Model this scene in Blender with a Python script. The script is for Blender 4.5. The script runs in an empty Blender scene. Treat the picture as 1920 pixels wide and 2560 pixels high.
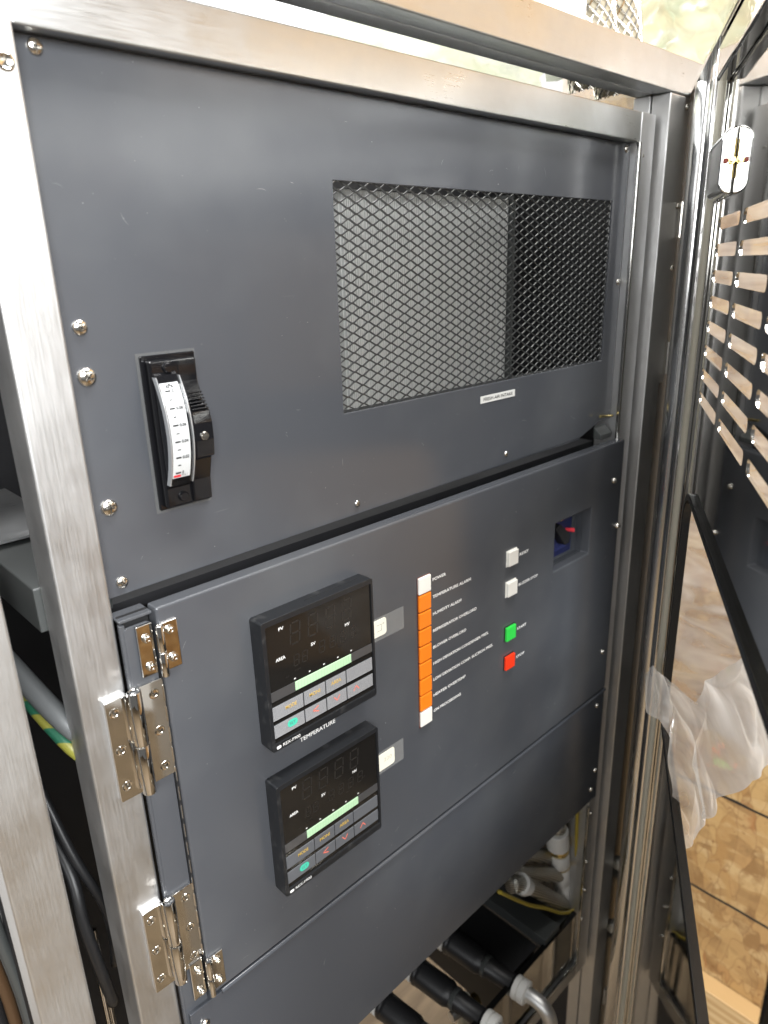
import bpy, bmesh, math, random
from mathutils import Vector, Matrix, noise
from mathutils.geometry import tessellate_polygon
random.seed(7)
MM = 0.001
scene = bpy.context.scene
COL = scene.collection
PI = math.pi

# ------------------------------------------------------------------ camera
YAW, PIT, ROL = 0.760022, 0.329953, 0.0313887
cd = bpy.data.cameras.new('camera'); cam = bpy.data.objects.new('camera', cd); COL.objects.link(cam)
fw = Vector((math.sin(YAW)*math.cos(PIT), math.cos(YAW)*math.cos(PIT), -math.sin(PIT)))
r0 = Vector((math.cos(YAW), -math.sin(YAW), 0)); d0 = fw.cross(r0)
rr = math.cos(ROL)*r0 + math.sin(ROL)*d0; dd = -math.sin(ROL)*r0 + math.cos(ROL)*d0
cam.matrix_world = Matrix(((rr.x, -dd.x, -fw.x, 0), (rr.y, -dd.y, -fw.y, -0.358), (rr.z, -dd.z, -fw.z, 1.450), (0, 0, 0, 1)))
cd.sensor_fit = 'VERTICAL'; cd.sensor_height = 36.0; cd.lens = 1787.0/2560*36
cd.clip_start = 0.01; cd.clip_end = 50
cd.dof.use_dof = True; cd.dof.focus_distance = 0.50; cd.dof.aperture_fstop = 8.5
scene.camera = cam
scene.render.resolution_x = 768; scene.render.resolution_y = 1024

# ------------------------------------------------------------------ world, lamps, exposure
w = bpy.data.worlds.new('World'); scene.world = w; w.use_nodes = True
w.node_tree.nodes['Background'].inputs[0].default_value = (1.0, 0.985, 0.96, 1)
w.node_tree.nodes['Background'].inputs[1].default_value = 0.12
scene.view_settings.view_transform = 'Standard'; scene.view_settings.look = 'None'
scene.view_settings.exposure = 0.22; scene.view_settings.gamma = 1.0

def lamp(name, loc, target, sx, sy, power, col=(1, 1, 1)):
    l = bpy.data.lights.new(name, 'AREA'); l.shape = 'RECTANGLE'; l.size = sx; l.size_y = sy
    l.energy = power; l.color = col
    o = bpy.data.objects.new(name, l); COL.objects.link(o)
    o.location = loc
    o.rotation_euler = (Vector(target)-Vector(loc)).to_track_quat('-Z', 'Y').to_euler()
    return o
lamp('hall_lamp', (-0.45, -1.75, 2.15), (0.3, 0, 1.3), 1.3, 0.9, 92, (0.97, 0.99, 1.0))
lamp('latch_glint_lamp', (-2.2, -0.95, 1.8), (0.3, -0.2, 1.45), 0.85, 0.7, 15, (0.96, 0.98, 1.0))  # unseen lamp added for the highlights on the latch and door edge
lamp('ceiling_lamp', (0.62, -0.42, 2.75), (0.62, -0.08, 1.4), 1.1, 0.35, 40, (1, 0.99, 0.97))
lamp('rear_lamp', (1.2, 0.55, 3.0), (1.3, 0.95, 1.9), 2.4, 0.4, 42, (1, 1, 1))

# ------------------------------------------------------------------ materials
def mat(name, col, rough=0.5, metal=0.0, spec=0.5, **k):
    m = bpy.data.materials.new(name); m.use_nodes = True
    b = m.node_tree.nodes['Principled BSDF']
    b.inputs['Base Color'].default_value = (*col, 1); b.inputs['Roughness'].default_value = rough
    b.inputs['Metallic'].default_value = metal; b.inputs['Specular IOR Level'].default_value = spec
    for key, v in k.items(): b.inputs[key.replace('_', ' ')].default_value = v
    return m
def nd(m, t, **k):
    n = m.node_tree.nodes.new(t)
    for a, v in k.items(): setattr(n, a, v)
    return n
def lk(m, a, b): m.node_tree.links.new(a, b)
def bsdf(m): return m.node_tree.nodes['Principled BSDF']
def coords(m, scale=(1, 1, 1), rot=(0, 0, 0)):
    tc = nd(m, 'ShaderNodeTexCoord'); mp = nd(m, 'ShaderNodeMapping')
    mp.inputs['Scale'].default_value = scale; mp.inputs['Rotation'].default_value = rot
    lk(m, tc.outputs['Object'], mp.inputs['Vector']); return mp.outputs['Vector']
def noise_tex(m, vec, scale, detail=3, rough=0.55, dist=0):
    n = nd(m, 'ShaderNodeTexNoise'); n.inputs['Scale'].default_value = scale; n.inputs['Detail'].default_value = detail
    n.inputs['Roughness'].default_value = rough; n.inputs['Distortion'].default_value = dist
    lk(m, vec, n.inputs['Vector']); return n.outputs['Fac']
def ramp(m, fac, stops):
    r = nd(m, 'ShaderNodeValToRGB'); e = r.color_ramp.elements
    while len(e) < len(stops): e.new(0.5)
    for i, (p, c) in enumerate(stops): e[i].position = p; e[i].color = (*c, 1) if len(c) == 3 else c
    lk(m, fac, r.inputs['Fac']); return r.outputs['Color']
def rng(m, fac, a, b, lo, hi):
    n = nd(m, 'ShaderNodeMapRange'); n.inputs['From Min'].default_value = a; n.inputs['From Max'].default_value = b
    n.inputs['To Min'].default_value = lo; n.inputs['To Max'].default_value = hi
    lk(m, fac, n.inputs['Value']); return n.outputs['Result']
def bump(m, h, strength, dist=0.001):
    b = nd(m, 'ShaderNodeBump'); b.inputs['Strength'].default_value = strength; b.inputs['Distance'].default_value = dist
    lk(m, h, b.inputs['Height']); lk(m, b.outputs['Normal'], bsdf(m).inputs['Normal'])
def mixc(m, f, a, b):
    x = nd(m, 'ShaderNodeMix', data_type='RGBA'); lk(m, f, x.inputs['Factor'])
    for s, v in ((6, a), (7, b)):
        if isinstance(v, tuple): x.inputs[s].default_value = (*v, 1)
        else: lk(m, v, x.inputs[s])
    return x.outputs[2]

def paint(name, col, rough):
    m = mat(name, col, rough)
    v = coords(m)
    # dust, specks and rubbed patches
    sp = nd(m, 'ShaderNodeTexVoronoi'); sp.inputs['Scale'].default_value = 55; lk(m, v, sp.inputs['Vector'])
    speck = rng(m, sp.outputs['Distance'], 0.018, 0.030, 1, 0)
    gate = rng(m, noise_tex(m, v, 9, 2), 0.52, 0.60, 0, 0.55)
    ml = nd(m, 'ShaderNodeMath', operation='MULTIPLY'); lk(m, speck, ml.inputs[0]); lk(m, gate, ml.inputs[1])
    sv = coords(m, (6, 6, 90), (0, 0.5, 0))
    scr = rng(m, noise_tex(m, sv, 4.0, 1), 0.78, 0.92, 0, 0.12)
    ad = nd(m, 'ShaderNodeMath', operation='MAXIMUM'); lk(m, ml.outputs[0], ad.inputs[0]); lk(m, scr, ad.inputs[1])
    dust = rng(m, noise_tex(m, v, 5, 4), 0.45, 0.8, 0, 0.10)
    ad2 = nd(m, 'ShaderNodeMath', operation='ADD'); lk(m, ad.outputs[0], ad2.inputs[0]); lk(m, dust, ad2.inputs[1])
    lk(m, mixc(m, ad2.outputs[0], tuple(col), (0.42, 0.42, 0.40)), bsdf(m).inputs['Base Color'])
    lk(m, rng(m, noise_tex(m, v, 7, 4), 0.3, 0.75, rough-0.05, rough+0.07), bsdf(m).inputs['Roughness'])
    bump(m, noise_tex(m, v, 1400, 1), 0.10, 0.0002)
    return m
M_panel = paint('charcoal_satin_paint', (0.060, 0.0635, 0.0715), 0.18)
M_panel2 = paint('charcoal_paint_low', (0.054, 0.058, 0.067), 0.20)

def brushed(name, col, rough, scale, strength=0.05, blot=0.10):
    m = mat(name, col, rough, 1.0)
    v = coords(m, scale)
    st = noise_tex(m, v, 30, 4, 0.7)
    bl = noise_tex(m, coords(m), 16, 5, 0.6)
    a = nd(m, 'ShaderNodeMath', operation='ADD'); lk(m, rng(m, st, 0.25, 0.75, -0.07, 0.07), a.inputs[0])
    lk(m, rng(m, bl, 0.3, 0.7, rough-blot*0.6, rough+blot), a.inputs[1])
    lk(m, a.outputs[0], bsdf(m).inputs['Roughness'])
    dk = tuple(c*0.80 for c in col)
    lk(m, mixc(m, rng(m, bl, 0.35, 0.7, 0, 0.55), tuple(col), dk), bsdf(m).inputs['Base Color'])
    bump(m, st, strength, 0.0004)
    return m
M_steelV = brushed('satin_stainless_vertical', (0.69, 0.69, 0.69), 0.42, (40, 40, 1.2))
M_steelH = brushed('satin_stainless_horizontal', (0.60, 0.61, 0.615), 0.33, (1.2, 40, 40))
M_post = brushed('satin_stainless_post', (0.68, 0.675, 0.665), 0.46, (40, 40, 1.2))
M_polish = brushed('polished_stainless', (0.66, 0.645, 0.61), 0.085, (30, 30, 0.8), 0.02, 0.04)
M_mirror = brushed('mirror_stainless', (0.70, 0.685, 0.65), 0.045, (8, 8, 8), 0.0, 0.02)
def plain_mirror():
    m = mat('mirror_door_skin', (0.72, 0.70, 0.66), 0.035, 1.0)
    v = coords(m)
    lk(m, rng(m, noise_tex(m, v, 18, 4), 0.35, 0.75, 0.02, 0.085), bsdf(m).inputs['Roughness'])
    bump(m, noise_tex(m, v, 3.0, 1), 0.05, 0.02)
    return m
M_door = plain_mirror()
M_bead = brushed('bright_rolled_edge', (0.86, 0.85, 0.83), 0.17, (30, 30, 0.8), 0.02, 0.05)
M_chrome = mat('polished_hinge_steel', (0.78, 0.765, 0.74), 0.07, 1.0)
lk(M_chrome, rng(M_chrome, noise_tex(M_chrome, coords(M_chrome), 120, 4), 0.35, 0.75, 0.02, 0.07), bsdf(M_chrome).inputs['Roughness'])
M_screw = mat('bright_zinc_screw', (0.80, 0.77, 0.71), 0.16, 1.0)
M_screwdark = mat('screw_recess_shade', (0.10, 0.095, 0.085), 0.4, 0.8)  # dark tone painted as the shade inside screw crosses and slots
M_black = mat('matt_black', (0.008, 0.008, 0.009), 0.6)
M_dark = mat('dark_interior', (0.012, 0.012, 0.014), 0.55)
M_bplast = mat('black_moulded_plastic', (0.012, 0.013, 0.015), 0.34)
def abs_black():
    m = M_bplast; v = coords(m)
    bump(m, noise_tex(m, v, 2600, 1), 0.15, 0.0002)
    d = rng(m, noise_tex(m, v, 90, 4), 0.60, 0.72, 0, 0.10)
    lk(m, mixc(m, d, (0.012, 0.013, 0.015), (0.3, 0.3, 0.29)), bsdf(m).inputs['Base Color'])
abs_black()
M_gloss = mat('glossy_black_acrylic', (0.006, 0.006, 0.007), 0.06)
M_screen = mat('smoked_display_window', (0.011, 0.010, 0.009), 0.10)
M_segment = mat('unlit_segment', (0.019, 0.0175, 0.016), 0.3)
M_keygrey = mat('grey_membrane_key', (0.10, 0.105, 0.115), 0.38)
M_keyline = mat('light_key_stripe', (0.42, 0.42, 0.43), 0.4)
M_silver = mat('dark_silver_strip', (0.16, 0.16, 0.165), 0.28, 0.7)
M_bar = mat('pale_green_bargraph', (0.42, 0.63, 0.40), 0.35)
M_barline = mat('bargraph_gap', (0.33, 0.52, 0.32), 0.4)
M_white = mat('white_print', (0.80, 0.80, 0.79), 0.5)
M_orangeprint = mat('ochre_print', (0.62, 0.40, 0.06), 0.5)
M_redprint = mat('salmon_print', (0.75, 0.17, 0.12), 0.5)
M_greenprint = mat('teal_print', (0.05, 0.52, 0.36), 0.5)
M_blackprint = mat('black_print', (0.015, 0.015, 0.015), 0.5)
M_greyprint = mat('grey_print', (0.22, 0.22, 0.21), 0.5)
M_orange = mat('orange_lens', (0.80, 0.20, 0.012), 0.32, Subsurface_Weight=0.0)
M_wlens = mat('white_lens', (0.76, 0.74, 0.69), 0.33)
M_green = mat('green_lens', (0.035, 0.62, 0.075), 0.30)
M_red = mat('red_lens', (0.85, 0.045, 0.012), 0.30)
M_label = mat('silver_label', (0.62, 0.62, 0.60), 0.35)
M_cream = mat('cream_label_tape', (0.80, 0.78, 0.66), 0.45)
M_scale = mat('white_scale_card', (0.60, 0.61, 0.61), 0.45)
M_rednd = mat('red_needle', (0.75, 0.02, 0.03), 0.4)
M_blue = mat('dark_blue_breaker', (0.012, 0.016, 0.060), 0.35)
M_pink = mat('red_trip_button', (0.80, 0.05, 0.07), 0.4)
M_mint = mat('mint_marker', (0.15, 0.55, 0.36), 0.4)
M_yellow = mat('yellow_mark', (0.62, 0.50, 0.08), 0.5)
M_rubber = mat('black_rubber_trim', (0.004, 0.004, 0.004), 0.24, 0, 0.3)
M_seal = mat('cream_seal', (0.52, 0.49, 0.40), 0.4)
M_meshpaint = mat('dark_grey_mesh', (0.045, 0.047, 0.047), 0.36)
M_fin = mat('aluminium_fin', (0.64, 0.64, 0.625), 0.40, 0.2)
M_pvc = mat('white_pvc', (0.66, 0.65, 0.62), 0.4)
M_conduit = mat('grey_white_conduit', (0.085, 0.09, 0.092), 0.5)
M_hose = mat('black_foam_hose', (0.012, 0.012, 0.013), 0.42)
M_cableY = mat('yellow_cable', (0.36, 0.27, 0.03), 0.4)
M_copper = mat('reddish_washer', (0.32, 0.06, 0.04), 0.4, 0.3)
M_brown = mat('brown_tube', (0.06, 0.032, 0.015), 0.4)
M_brass = mat('brass_nut', (0.75, 0.60, 0.25), 0.25, 1.0)
M_paper = mat('white_paper', (0.80, 0.81, 0.82), 0.6)
M_wallw = mat('white_hall_wall', (0.85, 0.85, 0.85), 0.7)
M_greybar = mat('grey_powder_coat', (0.052, 0.056, 0.055), 0.42)
M_orangebit = mat('orange_cap', (0.85, 0.25, 0.05), 0.4)

def glass(name, alpha, col=(1, 1, 1), rough=0.05):
    m = bpy.data.materials.new(name); m.use_nodes = True
    nt = m.node_tree; nt.nodes.remove(nt.nodes['Principled BSDF'])
    tr = nd(m, 'ShaderNodeBsdfTransparent'); tr.inputs[0].default_value = (*col, 1)
    gl = nd(m, 'ShaderNodeBsdfGlossy'); gl.inputs['Roughness'].default_value = rough
    fr = nd(m, 'ShaderNodeFresnel'); fr.inputs[0].default_value = 1.45
    ad = nd(m, 'ShaderNodeMath', operation='ADD'); ad.use_clamp = True; lk(m, fr.outputs[0], ad.inputs[0]); ad.inputs[1].default_value = alpha
    mx = nd(m, 'ShaderNodeMixShader'); lk(m, ad.outputs[0], mx.inputs[0]); lk(m, tr.outputs[0], mx.inputs[1]); lk(m, gl.outputs[0], mx.inputs[2])
    lk(m, mx.outputs[0], nt.nodes['Material Output'].inputs[0]); return m
M_clear = glass('clear_acrylic', 0.0, rough=0.02)
for n_ in M_clear.node_tree.nodes:
    if n_.type == 'FRESNEL': n_.inputs[0].default_value = 1.12
M_tape = bpy.data.materials.new('clear_tape'); M_tape.use_nodes = True
def _tape(m):
    nt = m.node_tree; nt.nodes.remove(nt.nodes['Principled BSDF'])
    tr = nd(m, 'ShaderNodeBsdfTransparent'); df = nd(m, 'ShaderNodeBsdfDiffuse'); df.inputs[0].default_value = (.62, .62, .60, 1)
    mx = nd(m, 'ShaderNodeMixShader'); mx.inputs[0].default_value = 0.10; lk(m, tr.outputs[0], mx.inputs[1]); lk(m, df.outputs[0], mx.inputs[2])
    lk(m, mx.outputs[0], nt.nodes['Material Output'].inputs[0])
_tape(M_tape)
def film():
    m = bpy.data.materials.new('stretch_film'); m.use_nodes = True
    nt = m.node_tree; nt.nodes.remove(nt.nodes['Principled BSDF'])
    v = coords(m, (5, 5, 13), (0.25, 0.2, 0.1))
    n1 = noise_tex(m, v, 2.4, 3, 0.5, 0.8)
    tr = nd(m, 'ShaderNodeBsdfTransparent'); tr.inputs[0].default_value = (0.97, 0.96, 0.93, 1)
    df = nd(m, 'ShaderNodeBsdfTranslucent'); df.inputs[0].default_value = (0.85, 0.84, 0.82, 1)
    d2 = nd(m, 'ShaderNodeBsdfDiffuse'); d2.inputs[0].default_value = (0.85, 0.84, 0.82, 1)
    ms = nd(m, 'ShaderNodeMixShader'); ms.inputs[0].default_value = 0.5; lk(m, df.outputs[0], ms.inputs[1]); lk(m, d2.outputs[0], ms.inputs[2])
    gl = nd(m, 'ShaderNodeBsdfGlossy'); gl.inputs['Roughness'].default_value = 0.12
    bp = nd(m, 'ShaderNodeBump'); bp.inputs['Strength'].default_value = 0.3; bp.inputs['Distance'].default_value = 0.006
    lk(m, n1, bp.inputs['Height']); lk(m, bp.outputs[0], gl.inputs['Normal'])
    a = nd(m, 'ShaderNodeMixShader'); lk(m, rng(m, n1, 0.35, 0.75, 0.30, 0.80), a.inputs[0]); lk(m, tr.outputs[0], a.inputs[1]); lk(m, ms.outputs[0], a.inputs[2])
    b = nd(m, 'ShaderNodeMixShader'); b.inputs[0].default_value = 0.22; lk(m, a.outputs[0], b.inputs[1]); lk(m, gl.outputs[0], b.inputs[2])
    lk(m, b.outputs[0], nt.nodes['Material Output'].inputs[0]); return m
M_film = film()
def film_thin():
    m = M_film.copy(); m.name = 'thin_wrap_film'
    for n in m.node_tree.nodes:
        if n.type == 'MAP_RANGE': n.inputs['To Min'].default_value = 0.22; n.inputs['To Max'].default_value = 0.62
        if n.type == 'MIX_SHADER' and not n.inputs[0].is_linked and abs(n.inputs[0].default_value-0.22) < .01: n.inputs[0].default_value = 0.13
    return m
M_filmthin = film_thin()
M_filmtop = M_film.copy(); M_filmtop.name = 'greenish_film'
for n_ in M_filmtop.node_tree.nodes:
    if n_.type == 'MAP_RANGE': n_.inputs['To Min'].default_value = 0.50; n_.inputs['To Max'].default_value = 0.92
    if n_.type in ('BSDF_TRANSLUCENT', 'BSDF_DIFFUSE'): n_.inputs[0].default_value = (0.52, 0.58, 0.43, 1)
M_flap = M_film.copy(); M_flap.name = 'milky_film'
for n_ in M_flap.node_tree.nodes:
    if n_.type == 'MAP_RANGE': n_.inputs['To Min'].default_value = 0.36; n_.inputs['To Max'].default_value = 0.84
    if n_.type == 'BSDF_GLOSSY': n_.inputs['Roughness'].default_value = 0.07
    if n_.type == 'MIX_SHADER' and not n_.inputs[0].is_linked and abs(n_.inputs[0].default_value-0.22) < .01: n_.inputs[0].default_value = 0.30

def osb():
    m = mat('oriented_strand_board', (0.5, 0.33, 0.14), 0.6)
    v = coords(m, (1, 1, 1))
    def flakes(scale, rot, stretch):
        c = coords(m, stretch, rot)
        t = nd(m, 'ShaderNodeTexVoronoi'); t.inputs['Scale'].default_value = scale; t.inputs['Randomness'].default_value = 1
        nz = nd(m, 'ShaderNodeTexNoise'); nz.inputs['Scale'].default_value = 9; lk(m, c, nz.inputs['Vector'])
        mv = nd(m, 'ShaderNodeMix', data_type='VECTOR'); mv.inputs['Factor'].default_value = 0.16
        lk(m, c, mv.inputs[4]); lk(m, nz.outputs['Color'], mv.inputs[5]); lk(m, mv.outputs[1], t.inputs['Vector'])
        return t
    t1 = flakes(17, (0.5, 0, 0), (1, 2.6, 0.9)); t2 = flakes(19, (-0.7, 0, 0), (1, 0.8, 2.8))
    s1 = nd(m, 'ShaderNodeSeparateColor'); lk(m, t1.outputs['Color'], s1.inputs[0])
    s2 = nd(m, 'ShaderNodeSeparateColor'); lk(m, t2.outputs['Color'], s2.inputs[0])
    c1 = ramp(m, s1.outputs[0], [(0, (0.21, 0.115, 0.045)), (0.4, (0.36, 0.205, 0.075)), (0.8, (0.45, 0.29, 0.12)), (1, (0.30, 0.14, 0.05))])
    c2 = ramp(m, s2.outputs[0], [(0, (0.26, 0.15, 0.06)), (0.5, (0.40, 0.245, 0.10)), (1, (0.49, 0.34, 0.165))])
    base = mixc(m, rng(m, noise_tex(m, v, 22, 3), 0.42, 0.56, 0, 1), c1, c2)
    gr = noise_tex(m, coords(m, (1, 8, 60)), 12, 4, 0.7)
    base2 = mixc(m, rng(m, gr, 0.55, 0.75, 0, 0.35), base, (0.26, 0.13, 0.05))
    te = nd(m, 'ShaderNodeTexVoronoi', feature='DISTANCE_TO_EDGE'); te.inputs['Scale'].default_value = 17; lk(m, t1.inputs['Vector'].links[0].from_socket, te.inputs['Vector'])
    base2 = mixc(m, rng(m, te.outputs['Distance'], 0.0, 0.05, 0.55, 0), base2, (0.20, 0.10, 0.04))
    chip = rng(m, noise_tex(m, v, 70, 3), 0.66, 0.70, 0, 0.8)
    lk(m, mixc(m, chip, base2, (0.20, 0.09, 0.03)), bsdf(m).inputs['Base Color'])
    bump(m, noise_tex(m, v, 120, 4), 0.4, 0.002)
    return m
M_osb = osb()
def pine():
    m = mat('pine_board', (0.6, 0.42, 0.2), 0.5)
    c = coords(m, (1, 0.6, 7))
    n = noise_tex(m, c, 5, 4, 0.6, 2.0)
    wv = nd(m, 'ShaderNodeTexWave'); wv.inputs['Scale'].default_value = 2.2; wv.inputs['Distortion'].default_value = 5; wv.inputs['Detail'].default_value = 2
    wv.bands_direction = 'Z'; lk(m, c, wv.inputs['Vector'])
    b = ramp(m, wv.outputs['Fac'], [(0, (0.42, 0.27, 0.12)), (0.6, (0.52, 0.36, 0.18)), (1, (0.58, 0.42, 0.23))])
    lk(m, mixc(m, rng(m, n, 0.55, 0.75, 0, 0.4), b, (0.45, 0.26, 0.10)), bsdf(m).inputs['Base Color'])
    return m
M_pine = pine()
M_floor = mat('crate_floor_ply', (0.30, 0.225, 0.14), 0.6)
lk(M_floor, ramp(M_floor, noise_tex(M_floor, coords(M_floor, (1, 6, 6)), 5, 5, 0.6, 1.5), [(0.3, (0.15, 0.105, 0.06)), (0.7, (0.26, 0.19, 0.115))]), bsdf(M_floor).inputs['Base Color'])
def braid():
    m = mat('braided_steel', (0.5, 0.48, 0.43), 0.35, 0.9)
    c = coords(m)
    ck = nd(m, 'ShaderNodeTexWave'); ck.inputs['Scale'].default_value = 160; ck.bands_direction = 'DIAGONAL'; lk(m, c, ck.inputs['Vector'])
    lk(m, ramp(m, ck.outputs['Fac'], [(0, (0.12, 0.11, 0.09)), (0.6, (0.62, 0.60, 0.54))]), bsdf(m).inputs['Base Color'])
    bump(m, ck.outputs['Fac'], 0.6, 0.0008)
    return m
M_braid = braid()
def stripe():
    m = mat('green_yellow_stripe', (0.3, 0.5, 0.05), 0.4)
    wv = nd(m, 'ShaderNodeTexWave'); wv.inputs['Scale'].default_value = 22; wv.bands_direction = 'DIAGONAL'; lk(m, coords(m), wv.inputs['Vector'])
    lk(m, ramp(m, wv.outputs['Fac'], [(0.45, (0.012, 0.09, 0.05)), (0.55, (0.19, 0.185, 0.03))]), bsdf(m).inputs['Base Color'])
    return m
M_stripe = stripe()

# ------------------------------------------------------------------ object helpers (millimetres)
class Frame:
    """thing frame: maps the millimetre coordinates used below into the thing's own space"""
    def __init__(s, obj, origin): s.obj = obj; s.o = Vector(origin)
def thing(name, label, cat, origin=(0, 0, 0), group=None, rz=0.0, local=False):
    o = bpy.data.objects.new(name, None); COL.objects.link(o); o.empty_display_size = 0.02
    o.location = Vector(origin)*MM; o.rotation_euler = (0, 0, rz)
    o['label'] = label; o['category'] = cat
    if group: o['group'] = group
    return Frame(o, (0, 0, 0) if local else origin)
def obj(name, bm, m, fr=None, parent=None, bev=0.0, smooth=False, label=None, kind=None, segs=2):
    """link a bmesh (mm) as one mesh object; fr = thing frame, parent = another part (sub-part)"""
    off = fr.o if fr else Vector((0, 0, 0))
    for v in bm.verts: v.co = (v.co-off)*MM
    bmesh.ops.recalc_face_normals(bm, faces=bm.faces)
    me = bpy.data.meshes.new(name); bm.to_mesh(me); bm.free()
    for mm_ in (m if isinstance(m, (list, tuple)) else [m]): me.materials.append(mm_)
    if smooth:
        for p in me.polygons: p.use_smooth = True
        if smooth == 'auto': me.set_sharp_from_angle(angle=math.radians(40))
    o = bpy.data.objects.new(name, me); COL.objects.link(o)
    if parent is not None: o.parent = parent
    elif fr: o.parent = fr.obj
    if bev:
        b = o.modifiers.new('bevel', 'BEVEL'); b.width = bev*MM; b.segments = segs; b.limit_method = 'ANGLE'; b.angle_limit = math.radians(50)
    if label: o['label'] = label
    if kind: o['kind'] = kind
    return o
def solo(o, label, cat, group=None):
    o['label'] = label; o['category'] = cat
    if group: o['group'] = group
    return o
def B(): return bmesh.new()
def box(bm, x0, x1, y0, y1, z0, z1, mi=0):
    v = [bm.verts.new(c) for c in ((x0, y0, z0), (x1, y0, z0), (x1, y1, z0), (x0, y1, z0), (x0, y0, z1), (x1, y0, z1), (x1, y1, z1), (x0, y1, z1))]
    for f in ((0, 1, 2, 3), (4, 5, 6, 7), (0, 1, 5, 4), (1, 2, 6, 5), (2, 3, 7, 6), (3, 0, 4, 7)):
        bm.faces.new([v[i] for i in f]).material_index = mi
    return bm
def bx(*a): return box(B(), *a)
def cyl(bm, p0, p1, r, r1=None, seg=20, mi=0, cap=True):
    p0 = Vector(p0); p1 = Vector(p1); r1 = r if r1 is None else r1
    d = (p1-p0).normalized(); a = d.orthogonal().normalized(); b = d.cross(a)
    A = []; Bv = []
    for i in range(seg):
        t = 2*PI*i/seg; q = a*math.cos(t)+b*math.sin(t)
        A.append(bm.verts.new(p0+q*r)); Bv.append(bm.verts.new(p1+q*r1))
    for i in range(seg):
        j = (i+1) % seg; bm.faces.new((A[i], A[j], Bv[j], Bv[i])).material_index = mi
    if cap: bm.faces.new(A).material_index = mi; bm.faces.new(Bv).material_index = mi
    return bm
def tube(bm, pts, r, seg=12, mi=0, sub=6):
    P = [Vector(p) for p in pts]; Q = []
    if len(P) > 2 and sub > 1:
        for i in range(len(P)-1):
            a = P[max(i-1, 0)]; b = P[i]; c = P[i+1]; d = P[min(i+2, len(P)-1)]
            for k in range(sub):
                t = k/sub
                Q.append(0.5*((2*b)+(c-a)*t+(2*a-5*b+4*c-d)*t*t+(3*b-a-3*c+d)*t**3))
        Q.append(P[-1])
    else: Q = P
    rings = []; u = None
    for i, p in enumerate(Q):
        d = (Q[min(i+1, len(Q)-1)]-Q[max(i-1, 0)]).normalized()
        u = d.orthogonal().normalized() if u is None else (u-d*u.dot(d)).normalized()
        v = d.cross(u)
        rings.append([bm.verts.new(p+(u*math.cos(2*PI*k/seg)+v*math.sin(2*PI*k/seg))*r) for k in range(seg)])
    for a, b in zip(rings, rings[1:]):
        for k in range(seg):
            bm.faces.new((a[k], a[(k+1) % seg], b[(k+1) % seg], b[k])).material_index = mi
    bm.faces.new(rings[0]); bm.faces.new(rings[-1])
    return bm
def lathe(bm, c, axis, prof, seg=24, mi=0):
    """prof: (radius, height along axis)"""
    c = Vector(c); d = Vector(axis).normalized(); a = d.orthogonal().normalized(); b = d.cross(a); rings = []
    for r, h in prof:
        if r < 1e-6: rings.append([bm.verts.new(c+d*h)])
        else: rings.append([bm.verts.new(c+d*h+(a*math.cos(2*PI*k/seg)+b*math.sin(2*PI*k/seg))*r) for k in range(seg)])
    for p, q in zip(rings, rings[1:]):
        for k in range(seg):
            j = (k+1) % seg
            if len(p) == 1 and len(q) == 1: continue
            if len(p) == 1: bm.faces.new((p[0], q[k], q[j])).material_index = mi
            elif len(q) == 1: bm.faces.new((p[k], p[j], q[0])).material_index = mi
            else: bm.faces.new((p[k], p[j], q[j], q[k])).material_index = mi
    return bm
def rrect(x0, x1, z0, z1, r, n=5):
    out = []
    for cx, cz, a0 in ((x1-r, z1-r, 0), (x0+r, z1-r, PI/2), (x0+r, z0+r, PI), (x1-r, z0+r, 1.5*PI)):
        for k in range(n+1):
            a = a0+PI/2*k/n; out.append((cx+r*math.cos(a), cz+r*math.sin(a)))
    return out
def plate(bm, outer, holes, y0, y1, mi=0):
    """flat plate in the x-z plane, from y0 to y1, with holes"""
    loops = [outer]+list(holes); flat = [p for l in loops for p in l]
    tri = tessellate_polygon([[Vector((p[0], p[1], 0)) for p in l] for l in loops])
    F = [bm.verts.new((p[0], y0, p[1])) for p in flat]; K = [bm.verts.new((p[0], y1, p[1])) for p in flat]
    for t in tri:
        try:
            bm.faces.new([F[i] for i in t]).material_index = mi; bm.faces.new([K[i] for i in reversed(t)]).material_index = mi
        except ValueError: pass
    s = 0
    for l in loops:
        n = len(l)
        for i in range(n):
            j = (i+1) % n
            bm.faces.new((F[s+i], F[s+j], K[s+j], K[s+i])).material_index = mi
        s += n
    return bm
def rect(x0, x1, z0, z1): return [(x0, z0), (x1, z0), (x1, z1), (x0, z1)]
def extr_x(bm, prof, x0, x1, mi=0):
    """closed (y,z) profile extruded along x"""
    a = [bm.verts.new((x0, y, z)) for y, z in prof]; b = [bm.verts.new((x1, y, z)) for y, z in prof]; n = len(prof)
    for i in range(n):
        j = (i+1) % n; bm.faces.new((a[i], a[j], b[j], b[i])).material_index = mi
    bm.faces.new(a).material_index = mi; bm.faces.new(b).material_index = mi
    return bm
def extr_z(bm, prof, z0, z1, mi=0):
    a = [bm.verts.new((x, y, z0)) for x, y in prof]; b = [bm.verts.new((x, y, z1)) for x, y in prof]; n = len(prof)
    for i in range(n):
        j = (i+1) % n; bm.faces.new((a[i], a[j], b[j], b[i])).material_index = mi
    bm.faces.new(a).material_index = mi; bm.faces.new(b).material_index = mi
    return bm
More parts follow.
